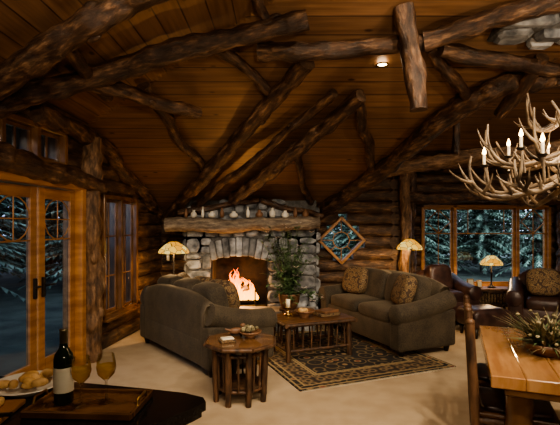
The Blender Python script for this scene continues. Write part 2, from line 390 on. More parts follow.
# ---------------------------------------------------------------- log beams
def log(name,pts,r,r2=None,nz=.3,mt=None,knot=2.4):
    pts=[Vector(p) for p in pts]; r2=r*.85 if r2 is None else r2
    ax=(pts[-1]-pts[0]).normalized(); q=Vector((0,0,1)).rotation_difference(ax); qi=q.inverted()
    loc=[qi@(p-pts[0]) for p in pts]
    out=[]; tot=sum((loc[i+1]-loc[i]).length for i in range(len(loc)-1)); n=max(6,int(tot/.04))
    def cr(t):
        if len(loc)==2: return loc[0].lerp(loc[1],t)
        f=t*(len(loc)-1); i=min(int(f),len(loc)-2); u=f-i
        p0=loc[max(i-1,0)];p1=loc[i];p2=loc[i+1];p3=loc[min(i+2,len(loc)-1)]
        return .5*((2*p1)+(p2-p0)*u+(2*p0-5*p1+4*p2-p3)*u*u+(3*p1-p0-3*p2+p3)*u**3)
    off=R()*99
    for i in range(n+1):
        p=cr(i/n); w=.035*math.sin(math.pi*i/n)
        out.append(p+Vector((w*noise.noise(Vector((i*.06,off,0)))*2,w*noise.noise(Vector((i*.06,0,off)))*2,0)))
    b=B(); tt=U(.3,1); b.tube(out,[(r+(r2-r)*i/n)*(1+.14*noise.noise(Vector((i*.2,off,off)))) for i in range(n+1)],20,0,1,nz,tt,8)
    for _ in range(int(tot*knot)):
        i=random.randrange(1,n); a=U(0,6.28); rr=(r+(r2-r)*i/n)*.82; p=out[i]; sz=U(.5,1)
        b.sell(p+Vector((math.cos(a)*rr,math.sin(a)*rr,0)),((.03+r*.5)*sz,)*2+((.07+r*.7)*sz,),1,0,None,10,8,tint=tt)
    b.obj(name,[mt or M_logz,M_cap],pts[0],rot=q)
log('log_beam',[(-2.62,3.8,2.58),(-1.2,3.78,2.97),(.23,3.7,3.33)],.10,.085)
log('log_beam',[(-2.7,3.6,2.5),(-1.5,3.05,2.85),(-.98,2.88,3.07),(-.1,2.6,3.32)],.10)
log('log_beam',[(-1.85,7.35,1.74),(-.8,5.8,2.46),(.26,4.15,3.14)],.10,.085)
log('log_beam',[(-1.45,7.15,1.84),(-.4,5.8,2.42),(.57,4.6,2.98)],.06,.05)
log('log_beam',[(-.72,6.85,2.0),(.1,5.65,2.46),(.84,4.55,2.94)],.095,.08)
log('rafter_pole',[(-1.4,4.5,3.02),(-1.02,6.2,2.34)],.065)
log('rafter_pole',[(-1.75,3.85,2.86),(-.9,4.85,2.84)],.075)
log('rafter_pole',[(-.6,4.0,3.23),(-.05,4.7,2.94)],.06)
log('rafter_pole',[(.81,4.6,2.97),(1.27,6.05,2.37)],.065)
log('rafter_pole',[(.18,5.5,2.6),(.52,7.35,1.82)],.055)
log('rafter_pole',[(-.42,2.9,3.6),(-.1,3.75,3.32)],.05)
log('rafter_pole',[(1.35,3.95,3.2),(2.0,4.65,2.93)],.06)
log('rafter_pole',[(-1.58,3.15,2.92),(-1.72,4.4,2.88)],.06)
log('log_beam',[(.55,7.62,1.72),(1.42,5.98,2.37),(1.99,4.65,2.93),(2.66,4.4,3.05),(3.4,4.3,3.1)],.125,.09)
log('log_beam',[(-.2,4.02,3.18),(.6,3.95,3.17),(1.36,3.86,3.22)],.085)
log('hanging_log_post',[(1.04,3.74,3.44),(1.18,3.74,2.58)],.085,.08)
log('log_beam',[(1.25,3.84,3.2),(2.25,3.56,3.4),(2.9,3.4,3.5)],.09)
log('log_beam',[(1.42,3.9,3.16),(2.67,4.2,3.08),(3.6,4.3,3.05)],.075)
log('log_beam',[(2.36,4.75,2.8),(2.45,4.1,3.16)],.07)
log('log_beam',[(1.42,6.1,2.36),(3.4,6.05,2.62),(6.2,6.0,2.8)],.10,mt=M_post)
log('king_post',[(2.43,6.06,2.5),(2.42,6.06,3.02)],.06)
log('log_beam',[(2.0,8.3,2.75),(6.25,8.3,2.9)],.13,.12,mt=M_post)
log('log_beam',[(1.9,8.32,2.1),(6.25,8.32,2.12)],.11,.11)
log('corner_log_post',[(2.12,7.42,0),(2.1,7.42,2.85)],.10,.09,mt=M_post)
log('window_log_post',[(2.5,8.38,0),(2.5,8.38,3.0)],.09,.08)
log('log_column',[(5.4,8.34,0),(5.4,8.34,3.6)],.14,.13)
log('door_log_post',[(WX(5.22)+.02,5.22,0),(WX(5.22)+.04,5.22,2.62)],.13,.12,mt=M_post)
log('log_beam',[(WX(3.2)+.06,3.2,2.22),(WX(5.4)+.08,5.4,2.06)],.11,.10)
log('log_beam',[(WX(4.2)+.05,4.2,2.68),(WX(5.3)+.05,5.3,2.62),(WX(6.3)+.03,6.3,2.24),(WX(7.3),7.4,1.8)],.10,.09)
# stones
def stones(b,x0,x1,z0,z1,y,depth,skip,cw=.2,ch=.12,M=None,seed=3):
    rnd=random.Random(seed); 
    def stone(x,z,w,h):
        n=9; pts=[]; cx,cz=x+w/2,z+h/2; e=rnd.uniform(.4,.75)
        for i in range(n):
            a=2*math.pi*(i+.5)/n+rnd.uniform(-.15,.15)
            px=math.copysign(abs(math.cos(a))**e,math.cos(a))*w*.5; pz=math.copysign(abs(math.sin(a))**e,math.sin(a))*h*.5
            pts.append((cx+px*rnd.uniform(.9,1.03),cz+pz*rnd.uniform(.88,1.03)))
        d=rnd.uniform(.02,.065)*depth
        if skip(cx,cz,w,h): return
        vs=[(p[0],y+.03,p[1]) for p in pts]+[(cx+(p[0]-cx)*.97,y-d*.6,cz+(p[1]-cz)*.95) for p in pts]+[(cx+(p[0]-cx)*.78,y-d-rnd.uniform(0,.014),cz+(p[1]-cz)*.72) for p in pts]
        fs=[[k*n+i,k*n+(i+1)%n,(k+1)*n+(i+1)%n,(k+1)*n+i] for k in (0,1) for i in range(n)]+[[2*n+i for i in range(n)]]
        b.add(vs,fs,0,M,rnd.random(),False)
    def split(x,z,w,h):
        if w>cw*1.5 or (w>cw*.95 and rnd.random()<.5 and w>h*.9):
            k=rnd.uniform(.35,.65); split(x,z,w*k,h); split(x+w*k,z,w*(1-k),h); return
        if h>ch*1.7 or (h>ch*1.05 and rnd.random()<.45):
            k=rnd.uniform(.35,.65); split(x,z,w,h*k); split(x,z+h*k,w,h*(1-k)); return
        stone(x,z,w,h)
    def top_(x,z,w,h):
        if h>ch*3.2 and h>w*.8: k=rnd.uniform(.4,.6); top_(x,z,w,h*k); top_(x,z+h*k,w,h*(1-k)); return
        if w>cw*3: k=rnd.uniform(.4,.6); top_(x,z,w*k,h); top_(x+w*k,z,w*(1-k),h); return
        split(x,z,w,h)
    top_(x0,z0,x1-x0,z1-z0)
b=B(); b.box((2.45,3.9,3.45),(1.1,.3,.34),.01,1)
stones(b,1.9,3.0,3.28,3.62,3.75,1,lambda *a:False,.34,.2)
stones(b,1.9,3.0,-.15,.15,0,1,lambda *a:False,.34,.2,M=Matrix.Translation((0,3.9,3.28))@RX(math.pi/2)@Matrix.Scale(1,4),seed=5)
b.obj('stone_chimney',[M_stone,M_mortar])
# ---------------------------------------------------------------- fireplace
b=B(); ox0,ox1,oz0,oz1=-1.1,-.2,.28,1.16; FX0,FX1=-1.5,.58; FY=7.02
def top(x): return 1.98-max(0,abs(x+.35)-.35)*.14
b.box(((FX0+ox0)/2,7.26,.9),(ox0-FX0,.47,1.8),0,1); b.box(((FX1+ox1)/2,7.26,.9),(FX1-ox1,.47,1.8),0,1)
b.box((-.46,7.26,1.575),(2.08,.47,.83),0,1)
b.box((-.46,7.26,.14),(2.08,.47,.28),0,1)
b.box(((ox0+ox1)/2,7.48,.7),(.9,.04,1.0),0,2)
for x in (ox0+.012,ox1-.012): b.box((x,7.25,.7),(.02,.46,1.0),0,2)
b.box(((ox0+ox1)/2,7.25,1.155),(.9,.46,.02),0,2); b.box(((ox0+ox1)/2,7.25,.285),(.9,.46,.02),0,2)
stones(b,FX0,ox0+.01,0,1.14,FY,1,lambda *a:False,.3,.19,seed=11)
stones(b,ox1-.01,FX1,0,1.14,FY,1,lambda *a:False,.36,.22,seed=12)
stones(b,FX0,FX1,1.40,2.02,FY,1,lambda cx,cz,w,h:cz>top(cx)+.0,.34,.19,seed=13)
stones(b,FX0,ox0+.01,1.14,1.40,FY,1,lambda *a:False,.3,.2,seed=14)
stones(b,ox1-.01,FX1,1.14,1.40,FY,1,lambda *a:False,.33,.2,seed=15)
for i in range(9):
    x=ox0-.02+(ox1-ox0+.04)*(i+.5)/9; t=(x+.65)/.45
    b.box((x,FY-.0,1.25-.07*t*t),(.098,U(.08,.12),U(.28,.33)),.022,0,RY(t*.22),None,2)
stones(b,-.47,0,0,1.9,0,1,lambda *a:False,.3,.18,Matrix.Translation((FX0,FY,0))@RZ(-math.pi/2),21)
stones(b,0,.47,0,1.9,0,1,lambda *a:False,.3,.18,Matrix.Translation((FX1,FY,0))@RZ(math.pi/2),22)
fp=b.obj('stone_fireplace',[M_stone,M_mortar,M_soot])
b=B(); b.box((-.5,6.79,.13),(2.05,.42,.26),.02,1,seg=2)
stones(b,-1.5,.5,.0,.24,6.6,.5,lambda *a:False,.25,.1,seed=31)
b.box((-.5,6.76,.28),(2.12,.5,.06),.02,0,seg=2); b.obj('hearth',[M_hearth,M_mortar])
log('mantel_log',[(-1.78,6.86,1.60),(.62,6.86,1.635)],.115,.10,.2,mt=M_mantel)
log('log_rake',[(-1.6,6.93,1.79),(-.32,6.93,1.99)],.05)
log('log_rake',[(-.3,6.93,1.99),(.68,6.93,1.73)],.05)
b=B()
for p,q in (((-.95,7.18,.36),(-.4,7.25,.37)),((-.9,7.32,.36),(-.35,7.28,.38)),((-.85,7.2,.45),(-.42,7.33,.5)),((-.78,7.3,.47),(-.5,7.15,.6))): b.rod(p,q,.05,0,10)
for x in (-.9,-.4): b.rod((x,7.08,.3),(x,7.08,.55),.012,1,6); b.rod((x,7.08,.33),(x,7.4,.33),.012,1,6)
b.obj('firewood_stack',[M_char,M_dark])
b=B()
for i in range(40):
    x=max(-.97,min(-.35,-.70+random.gauss(0,.18))); y=U(7.12,7.32); h=max(.14,U(.22,.58)*(1-abs(x+.72)*1.3)); w=U(.02,.045); ph=U(0,6)
    n=12; pts=[(x+.045*math.sin(ph+k*.75)*k/n+(-.72-x)*.35*(k/n)**2,y,.38+h*k/n-.35) for k in range(n+1)]
    b.tube(pts,[w*(math.sin(math.pi*min(.985,(k/n)**.55*.85+.15)))+.0006 for k in range(n+1)],8,0,nz=.6)
b.obj('fire_flames',[M_flame],(0,0,.35))
b=B()
for x,h,r,m in ((-1.46,.14,.03,0),(-1.34,.12,.05,1),(-1.2,.17,.025,1),(-1.06,.10,.06,1),(-.9,.15,.035,0),(-.72,.10,.07,1),(-.5,.17,.03,1),(-.32,.12,.06,0),(-.12,.15,.05,1),(.08,.11,.06,1),(.24,.16,.035,0),(.4,.13,.055,0)):
    b.lathe([(0,0),(r*.7,0),(r,h*.3),(r*.9,h*.6),(r*.4,h*.8),(r*.5,h),(0,h)],(x,0,.0),14,m)
b.obj('mantel_pottery',[M_pot,M_white,M_dark],(0,6.84,1.715))
# ---------------------------------------------------------------- sofas
def sofa(name,L,D,loc,rz,mat,nseat=2,pill=(),H=.9,wrap=True):
    b=B(); aw=.26; ah=.62
    b.sell((0,0,.24),(L-.12,D-.08,.30),.12,0,e2=.15,nu=32)
    for sg in (-1,1):
        x=sg*(L/2-aw/2)
        b.box((x,-.01,.31),(aw-.05,D-.06,.46),.04,0,seg=3)
        n=14
        pts=[(x+sg*.02,-D/2+.02+(D-.1)*i/n,ah-.10+.14*(i/n)**2) for i in range(n+1)]
        b.tube(pts,[.12]*(n+1),20,0)
        b.lathe([(0,0),(.105,0),(.118,.015),(.118,.03)],(0,0,0),20,0)
        for k in range(len(b.v)-80,len(b.v)):
            p=b.v[k]; b.v[k]=Vector((x+sg*.02+p.x,-D/2+.005+p.z,ah-.10+p.y))
    n=18; iw=L-aw
    vs=[];fs=[]
    prof=[(-.10,.35),(-.11,.6),(-.12,.8),(-.10,.93),(-.03,1.0),(.05,.98),(.09,.88),(.09,.6),(.10,.3),(.10,.12)]
    for i in range(n+1):
        t=-1+2*i/n; hh=H*(1-.12*abs(t)**3) if wrap else H*(1-.04*t**4)
        for (py,pz) in prof: vs.append((t*iw/2,D/2-.16+py+.04*pz,hh*pz))
    k=len(prof)
    fs=[[i*k+j,i*k+j+1,(i+1)*k+j+1,(i+1)*k+j] for i in range(n) for j in range(k-1)]
    fs+= [list(range(k)),[n*k+j for j in range(k)][::-1]]
    b.add(vs,fs,0,None,.5,True)
    sw=(L-2*aw+.02)/nseat
    for i in range(nseat):
        x=-(L-2*aw)/2+sw*(i+.5)-.01
        b.sell((x,-.09,.45),(sw,D-.26,.2),.25,0,e2=.45,nu=28)
        b.sell((x,D/2-.32,.70),(sw*.98,.26,.48),.35,0,RX(-.2),e2=.5,nu=28)
    for sx in (-1,1):
        for sy in (-1,1): b.lathe([(0,0),(.025,0),(.04,.06),(.045,.1),(0,.1)],(sx*(L/2-.12),sy*(D/2-.12),0),12,2)
    for (x,a) in pill:
        b.sell((x,-.12+D/2-.4,.75),(.44,.18,.42),.5,1,RZ(a)@RX(-.35),e2=.6,nu=24)
    return b.obj(name,[mat,M_pillow,M_dark],loc,rz)
u=Vector((.917,.4)); c=Vector((1.40,5.16))+u*.48+Vector((-.4,.917))*1.0
sofa('sofa',2.0,.95,(c.x,c.y,0.0),math.atan2(-.917,.4),M_sofa,2,((-.58,.3),(.55,-.3)),.93)
cL=Vector((-.74,4.5))+Vector((.78,.63))*.44+Vector((-.63,.78))*.95
sofa('sofa',1.95,.92,(cL.x,cL.y,0),math.atan2(.78,-.63),M_sofa,3,((-.42,.3),(.0,.1),(.5,-.3)),.86)
sofa('armchair',.92,.85,(2.68,7.3,0),.15,M_leather,1,(),.85)
sofa('armchair',.95,.88,(3.95,6.6,0),-.55,M_leather,1,((.0,.2),),.92)
b=B(); b.sell((0,0,.27),(.62,.5,.3),.2,0,e2=.5,nu=28)
for sx in (-1,1):
    for sy in (-1,1): b.lathe([(0,0),(.02,0),(.035,.14),(0,.14)],(sx*.23,sy*.17,0),10,1)
b.obj('ottoman',[M_leather,M_dark],(2.95,6.4,0),.2)
# ---------------------------------------------------------------- rug
AR=math.atan2(.38,.925); uu=Vector((.925,.38)); vv=Vector((-.38,.925))
rc=Vector((.19,4.22))+uu*.97+vv*1.2
b=B(); b.box((0,0,.006),(1.94,2.4,.012),.004)
for i in range(95):
    for sg in (-1,1): b.rod((-.94+i*.02,sg*1.2,.006),(-.94+i*.02+U(-.005,.005),sg*1.235,.004),.0035,1,4,nz=0,n=2)
b.obj('area_rug',[rug_mat(.97,1.2),M_cream],(rc.x,rc.y,0),AR)
# ---------------------------------------------------------------- coffee table
b=B(); W_,D_=.92,.60; H_=.46
for i in range(5): b.box((0,-D_/2+D_*(i+.5)/5,H_-.015),(W_,D_/5-.004,.03),.005,1)
for sy in (-1,1): b.rod((-W_/2-.02,sy*D_/2,H_-.03),(W_/2+.02,sy*D_/2,H_-.03),.022,0)
for sx in (-1,1): b.rod((sx*W_/2,-D_/2-.02,H_-.03),(sx*W_/2,D_/2+.02,H_-.03),.022,0)
for sx in (-1,1):
    for sy in (-1,1): b.rod((sx*(W_/2-.05),sy*(D_/2-.05),0),(sx*(W_/2-.06),sy*(D_/2-.06),H_-.02),.032,0,10)
for sy in (-1,1):
    b.rod((-W_/2+.05,sy*(D_/2-.05),.12),(W_/2-.05,sy*(D_/2-.05),.12),.018,0)
    for i in range(7):
        x=-W_/2+.12+(W_-.24)*i/6; b.rod((x,sy*(D_/2-.05),.12),(x+U(-.02,.02),sy*(D_/2-.05),H_-.04),.010,0,6)
for sx in (-1,1):
    b.rod((sx*(W_/2-.05),-D_/2+.05,.12),(sx*(W_/2-.05),D_/2-.05,.12),.018,0)
    for i in range(4):
        y=-D_/2+.12+(D_-.24)*i/3; b.rod((sx*(W_/2-.05),y,.12),(sx*(W_/2-.05),y,H_-.04),.010,0,6)
b.obj('coffee_table',[M_twig,M_cab],(.38,5.47,.012),AR)
b=B(); b.box((0,0,.02),(.28,.2,.035),.004,0); b.box((.01,0,.055),(.24,.18,.03),.004,1,RZ(.2)); b.obj('book_stack',[M_pillow,M_pot],(.58,5.5,.472),.5)
b=B(); b.lathe([(0,.0),(.06,.0),(.05,.02),(.12,.07),(.13,.09),(.12,.085),(.0,.03)],(0,0,0),20,0)
for i in range(8): b.sell((U(-.06,.06),U(-.06,.06),.085),(.06,.06,.055),1,1,nu=10,nv=8)
b.obj('fruit_bowl',[M_pot,M_bread],(.3,5.38,.472))
b=B(); b.lathe([(0,0),(.05,0),(.05,.02),(.015,.03),(.015,.09),(.04,.1),(0,.1)],(0,0,0),14,0); b.lathe([(0,.1),(.028,.1),(.028,.2),(0,.2)],(0,0,0),14,1)
b.obj('candle_holder',[M_brass,M_cream],(.1,5.5,.472))
# ---------------------------------------------------------------- side table
def ngon(bb,r,z0,z1,n,mat):
    vs=[(r*math.cos(2*math.pi*(i+.5)/n),r*math.sin(2*math.pi*(i+.5)/n),z) for z in (z0,z1) for i in range(n)]
    bb.add(vs,[[i,(i+1)%n,n+(i+1)%n,n+i] for i in range(n)]+[list(range(n))[::-1],[n+i for i in range(n)]],mat,None,.5,False)
b=B()
ngon(b,.33,.505,.54,8,1); ngon(b,.20,.14,.16,8,0)
for i in range(8):
    a=2*math.pi*(i+.5)/8; a2=2*math.pi*(i+1.5)/8
    b.rod((.335*math.cos(a),.335*math.sin(a),.52),(.335*math.cos(a2),.335*math.sin(a2),.52),.019,0)
    b.rod((.24*math.cos(a),.24*math.sin(a),.44),(.24*math.cos(a2),.24*math.sin(a2),.44),.018,0)
    b.rod((.22*math.cos(a),.22*math.sin(a),.12),(.22*math.cos(a2),.22*math.sin(a2),.12),.016,0)
    b.rod((.23*math.cos(a),.23*math.sin(a),0),(.25*math.cos(a),.25*math.sin(a),.51),.027,0)
for i in range(20):
    a=2*math.pi*i/20; b.rod((.22*math.cos(a),.22*math.sin(a),.12),(.235*math.cos(a),.235*math.sin(a),.46),.011,0,6)
b.obj('twig_side_table',[M_twig,M_oak],(-.365,4.08,0))
b=B(); b.lathe([(0,0),(.05,0),(.04,.015),(.10,.05),(.11,.07),(.1,.06),(0,.02)],(0,0,0),20,0)
for i in range(22): 
    a=U(0,6.28); r=U(0,.08); b.sell((r*math.cos(a),r*math.sin(a),.07+U(0,.03)),(.035,.035,.035),1,1,nu=8,nv=6)
b.obj('potpourri_bowl',[M_pot,M_dry],(-.28,4.12,.542))
b=B(); b.box((0,0,.012),(.14,.1,.022),.003,0); b.box((0,0,.03),(.11,.08,.014),.003,1); b.obj('small_book',[M_pillow,M_cream],(-.48,4.0,.54),.4)
b=B(); b.sell((0,0,.045),(.13,.06,.065),.9,0); b.sell((.065,0,.095),(.05,.042,.042),1,0,nu=12,nv=8); b.rod((.082,0,.092),(.107,0,.088),.007,1,6,r2=.002); b.rod((-.05,0,.05),(-.11,0,.07),.016,0,6,r2=.008); b.box((0,0,.006),(.1,.05,.012),.003,1)
b.obj('duck_decoy',[M_pot,M_dark],(-.42,4.22,.54),.3)
# ---------------------------------------------------------------- lamps
def point(name,loc,e,col,r=.05,parent=None):
    l=bpy.data.lights.new(name,'POINT'); l.energy=e; l.color=col; l.shadow_soft_size=r
    o=bpy.data.objects.new(name,l); bpy.context.scene.collection.objects.link(o); o.location=loc
    if parent: o.parent=parent
    return o
def lamp(name,loc,h,rs=.2,e=10):
    b=B()
    b.lathe([(0,0),(.13 if h>.8 else .07,0),(.12 if h>.8 else .065,.02),(.03,.035),(.014,.06),(.014,h*.45),(.024,h*.47),(.014,h*.5),(.011,h-.02),(0,h)],(0,0,0),16,0)
    b.lathe([(.03,h),(.07,h-.012),(rs*.62,h-.055),(rs*.9,h-.11),(rs,h-.15),(rs*.98,h-.17)],(0,0,0),32,1)
    b.lathe([(0,h+.04),(.012,h+.03),(.01,h+.01),(.03,h)],(0,0,0),12,0)
    b.sell((0,0,h-.09),(.05,.05,.08),1,2,nu=10,nv=8)
    o=b.obj(name,[M_dark,M_shade,M_bulb],loc)
    point(name+'_light',(0,0,h-.15),e,(1,.64,.3),.04,o)
lamp('floor_lamp',(-1.55,6.42,0),1.36,.22,34)
lamp('floor_lamp',(2.06,7.0,0),1.38,.2,34)
lamp('table_lamp',(3.82,7.95,.47),.58,.19,20)
b=B(); b.box((0,0,.45),(.9,.36,.035),.006,0)
for sx in (-1,1):
    for sy in (-1,1): b.rod((sx*.4,sy*.13,0),(sx*.4,sy*.13,.44),.025,0)
b.box((0,0,.18),(.8,.28,.02),.004,0)
for i in range(14): b.box((-.34+i*.052,0,.19+.09),(.035,.16,U(.15,.2)),.003,1)
b.obj('console_table',[M_twig,M_pillow],(3.72,7.95,0))
b=B()
for x,w,h in ((-.28,.12,.16),(-.12,.1,.13)):
    b.box((x,0,h/2+.005),(w,.015,h),.003,0,RX(-.2)); b.box((x,-.012,h/2+.005),(w-.03,.006,h-.03),.001,1,RX(-.2))
b.obj('picture_frame',[M_brass,M_label],(3.7,7.9,.47))
b=B(); b.box((0,0,0),(.16,.13,.02),.004); b.box((0,0,.24),(.18,.15,.02),.004)
for sx in (-1,1):
    for sy in (-1,1): b.rod((sx*.07,sy*.055,0),(sx*.07,sy*.055,.24),.008,0,6)
b.lathe([(.085,.25),(.03,.32),(.01,.34),(0,.35)],(0,0,0),12,0); b.lathe([(0,.01),(.025,.01),(.025,.12),(0,.12)],(0,0,0),12,1)
b.rod((0,0,.34),(0,.17,.42),.007,0,6)
b.obj('wall_lantern',[M_dark,M_cream],(-1.87,7.34,1.0))
# ---------------------------------------------------------------- plants
def blade(b,p,d,L,w,mat,droop=.5,n=4):
    d=Vector(d).normalized(); side=d.cross(Vector((0,0,1)))
    if side.length<.1: side=Vector((1,0,0))
    side.normalize(); vs=[]; q=Vector(p); 
    for i in range(n+1):
        t=i/n; ww=w*math.sin(math.pi*min(.98,.12+t*.86)); vs+= [q-side*ww,q+side*ww]
        q=q+d*(L/n); d=(d+Vector((0,0,-droop/n))).normalized()
    b.add(vs,[[2*i,2*i+1,2*i+3,2*i+2] for i in range(n)],mat,None,None,True)
b=B()
b.lathe([(0,0),(.10,0),(.14,.1),(.15,.2),(.16,.22),(.14,.22),(.13,.19),(0,.19)],(0,0,.42),20,0)
for i in range(4):
    a=math.pi/4+i*math.pi/2; b.rod((.17*math.cos(a),.17*math.sin(a),0),(.12*math.cos(a),.12*math.sin(a),.42),.018,2)
    a2=a+math.pi/2; b.rod((.15*math.cos(a),.15*math.sin(a),.16),(.15*math.cos(a2),.15*math.sin(a2),.16),.012,2)
ngon(b,.15,.40,.425,8,2)
for k in range(70):
    a=U(0,6.28); rr=U(.12,.46); top_=Vector((rr*math.cos(a),rr*math.sin(a)*.6,U(.9,1.72)-rr*.3)); b0=Vector((.03*math.cos(a),.03*math.sin(a),.6))
    if k%5==0: top_=Vector((rr*math.cos(a)*1.1,-abs(rr*math.sin(a))*.6,U(.5,.85)))
    mid=b0.lerp(top_,.55)+Vector((0,0,.1)); b.tube([b0,mid,top_],[.005,.004,.002],5,1)
    for j in range(14):
        t=U(.2,1); p=(b0.lerp(mid,t*2) if t<.5 else mid.lerp(top_,t*2-1)); aa=U(0,6.28)
        blade(b,p,(math.cos(aa),math.sin(aa),U(-.1,.6)),U(.06,.14),U(.012,.026),1,.9,3)
    if k%3==0:
        for j in range(6):
            aa=j*1.047; blade(b,top_,(math.cos(aa),math.sin(aa)*.6-.3,.4),.06,.018,3,.6,2)
b.obj('potted_plant',[M_pot,M_leaf,M_twig,M_petal],(.13,6.2,.0))
# ---------------------------------------------------------------- dining set
a_=Vector((.37,.93)).normalized(); b_=Vector((.93,-.37)).normalized(); AT=math.atan2(-.37,.93)
tc=Vector((1.18,2.46))+a_*.66+b_*.52
b=B(); n=6
for i in range(n): b.box((-.52+1.04*(i+.5)/n,0,.725),(1.04/n-.001,1.32,.07),.005,0)
for sy in (-1,1): b.box((0,sy*.62,.68),(.9,.06,.06),.008,1)
for sx in (-1,1):
    for sy in (-1,1):
        b.rod((sx*.36,sy*.48,0),(sx*.36,sy*.48,.69),.075,1,14,nz=.2)
    b.rod((sx*.36,-.48,.2),(sx*.36,.48,.2),.04,1)
b.rod((-.36,0,.2),(.36,0,.2),.04,1)
b.obj('dining_table',[M_table,M_oak],(tc.x,tc.y,0),AT)
def chair(loc,rz):
    b=B()
    for sy in (-1,1):
        b.rod((-.21,sy*.20,0),(-.26,sy*.21,1.0),.026,0,10); b.sell((-.26,sy*.21,1.01),(.055,.055,.045),1,0,nu=10,nv=6)
        b.rod((.2,sy*.2,0),(.2,sy*.2,.45),.027,0,10)
        for z in (.16,.3): b.rod((-.21,sy*.2,z),(.2,sy*.2,z),.016,0)
        b.rod((-.21,sy*.2,.42),(.2,sy*.2,.42),.022,0)
    for x in (-.22,.2):
        for z in (.2,.42): b.rod((x,-.2,z),(x,.2,z),.018,0)
    for z in (.6,.78,.94): b.rod((-.235-(z-.45)*.035,-.21,z),(-.235-(z-.45)*.035,.21,z),.02,0)
    for i in range(5):
        y=-.14+.07*i; b.rod((-.24,y,.6),(-.255,y,.94),.012,0,6)
    b.box((0,0,.455),(.44,.42,.03),.01,1,seg=2); b.sell((0,0,.485),(.40,.38,.05),.3,2,e2=.6)
    b.obj('dining_chair',[M_twig,M_cab,M_leather],(loc[0],loc[1],0),rz)
e0=Vector((1.18,2.46))
for t in (.40,.97):
    p=e0+a_*t+b_*.16; chair(p,AT)
for t in (.3,.95): 
    p=e0+a_*t+b_*.95; chair(p,AT+math.pi)
b=B(); b.lathe([(0,0),(.09,0),(.14,.05),(.15,.08),(.13,.07),(0,.03)],(0,0,0),20,0)
for i in range(360):
    a=U(0,6.28); blade(b,(U(-.06,.06),U(-.06,.06),.05),(math.cos(a),math.sin(a),U(.1,1.5)),U(.16,.34),U(.003,.009),1 if R()<.65 else 2,.5,3)
for i in range(45):
    a=U(0,6.28); r=U(.03,.2); b.sell((r*math.cos(a),r*math.sin(a),U(.14,.32)-r*.4),(.026,.026,.02),1,3 if R()<.15 else 1,nu=8,nv=6)
b.obj('dried_flower_arrangement',[M_pot,M_dry,M_leaf,M_cream],(1.74,2.86,.761))
# ---------------------------------------------------------------- antler chandelier
b=B(); CX,CY,CZ=1.85,2.86,1.95
def antler(b,base,ang,R0,up,tines=5,sc=1):
    d=Vector((math.cos(ang),math.sin(ang),0)); s_=Vector((-math.sin(ang),math.cos(ang),0)); sw=U(-.3,.3)
    pts=[]; n=12
    for i in range(n+1):
        t=i/n; pts.append(Vector(base)+d*(R0*math.sin(t*1.75)/.98)+s_*(sw*t*t*.8*sc)+Vector((0,0,-.13*math.sin(t*math.pi)*sc+up*t**2.2)))
    b.tube(pts,[.019*sc*(1-.72*i/n)+.002 for i in range(n+1)],8,0,nz=.2)
    for k in range(tines):
        i=3+int(k*(n-4)/tines); p=pts[i]; L=U(.11,.22)*sc; sd=1 if k%2 else -1
        v0=(Vector((0,0,1))*U(-.1,.9)+d*U(-.2,.9)+s_*sd*U(.3,1.0)).normalized(); q=[p]
        for j in range(5): q.append(q[-1]+v0*L/5); v0=(v0+Vector((0,0,.2))-s_*sd*.08).normalized()
        b.tube(q,[.012*sc,.0115*sc,.010*sc,.008*sc,.005*sc,.0015],7,0)
NA=12
for i in range(NA): antler(b,(0,0,-.06+U(-.07,.07)),i*2*math.pi/NA+U(-.12,.12),U(.48,.62),U(-.02,.18),6)
for i in range(9): antler(b,(0,0,.14+U(-.04,.04)),i*2*math.pi/9+.3,U(.34,.46),U(.1,.26),5,.95)
for i in range(7): antler(b,(0,0,.36),i*2*math.pi/7+.1,U(.18,.26),U(.1,.2),4,.8)
b.rod((0,0,-.2),(0,0,.62),.022,1,8,nz=0)
for i in range(12):
    a=i*2*math.pi/12+.25; r=.48 if i%2 else .34; z=.10 if i%2 else .18
    b.lathe([(0,0),(.012,0),(.03,.012),(.03,.018),(.0,.018)],(r*math.cos(a),r*math.sin(a),z-.06),12,1)
    b.lathe([(.010,0),(.010,.07),(0,.07)],(r*math.cos(a),r*math.sin(a),z-.045),10,2)
    b.lathe([(.004,0),(.014,.014),(.010,.032),(.001,.055)],(r*math.cos(a),r*math.sin(a),z+.025),8,3)
    b.rod((r*.92*math.cos(a),r*.92*math.sin(a),z-.2),(r*math.cos(a),r*math.sin(a),z-.055),.009,0,6,nz=0)
zz=.62; top_=ceil(CX,CY)-CZ; k=0
while zz<top_:
    rot=RZ(math.pi/2*(k%2)); pts=[rot@Vector((.016*math.cos(t*math.pi/5),0,.026*math.sin(t*math.pi/5)+zz+.02)) for t in range(11)]
    b.tube(pts,.004,5,1); zz+=.042; k+=1
ch=b.obj('antler_chandelier',[M_antler,M_dark,M_cream,M_bulb],(CX,CY,CZ))
point('chandelier_light',(0,0,.12),24,(1,.66,.36),.2,ch)
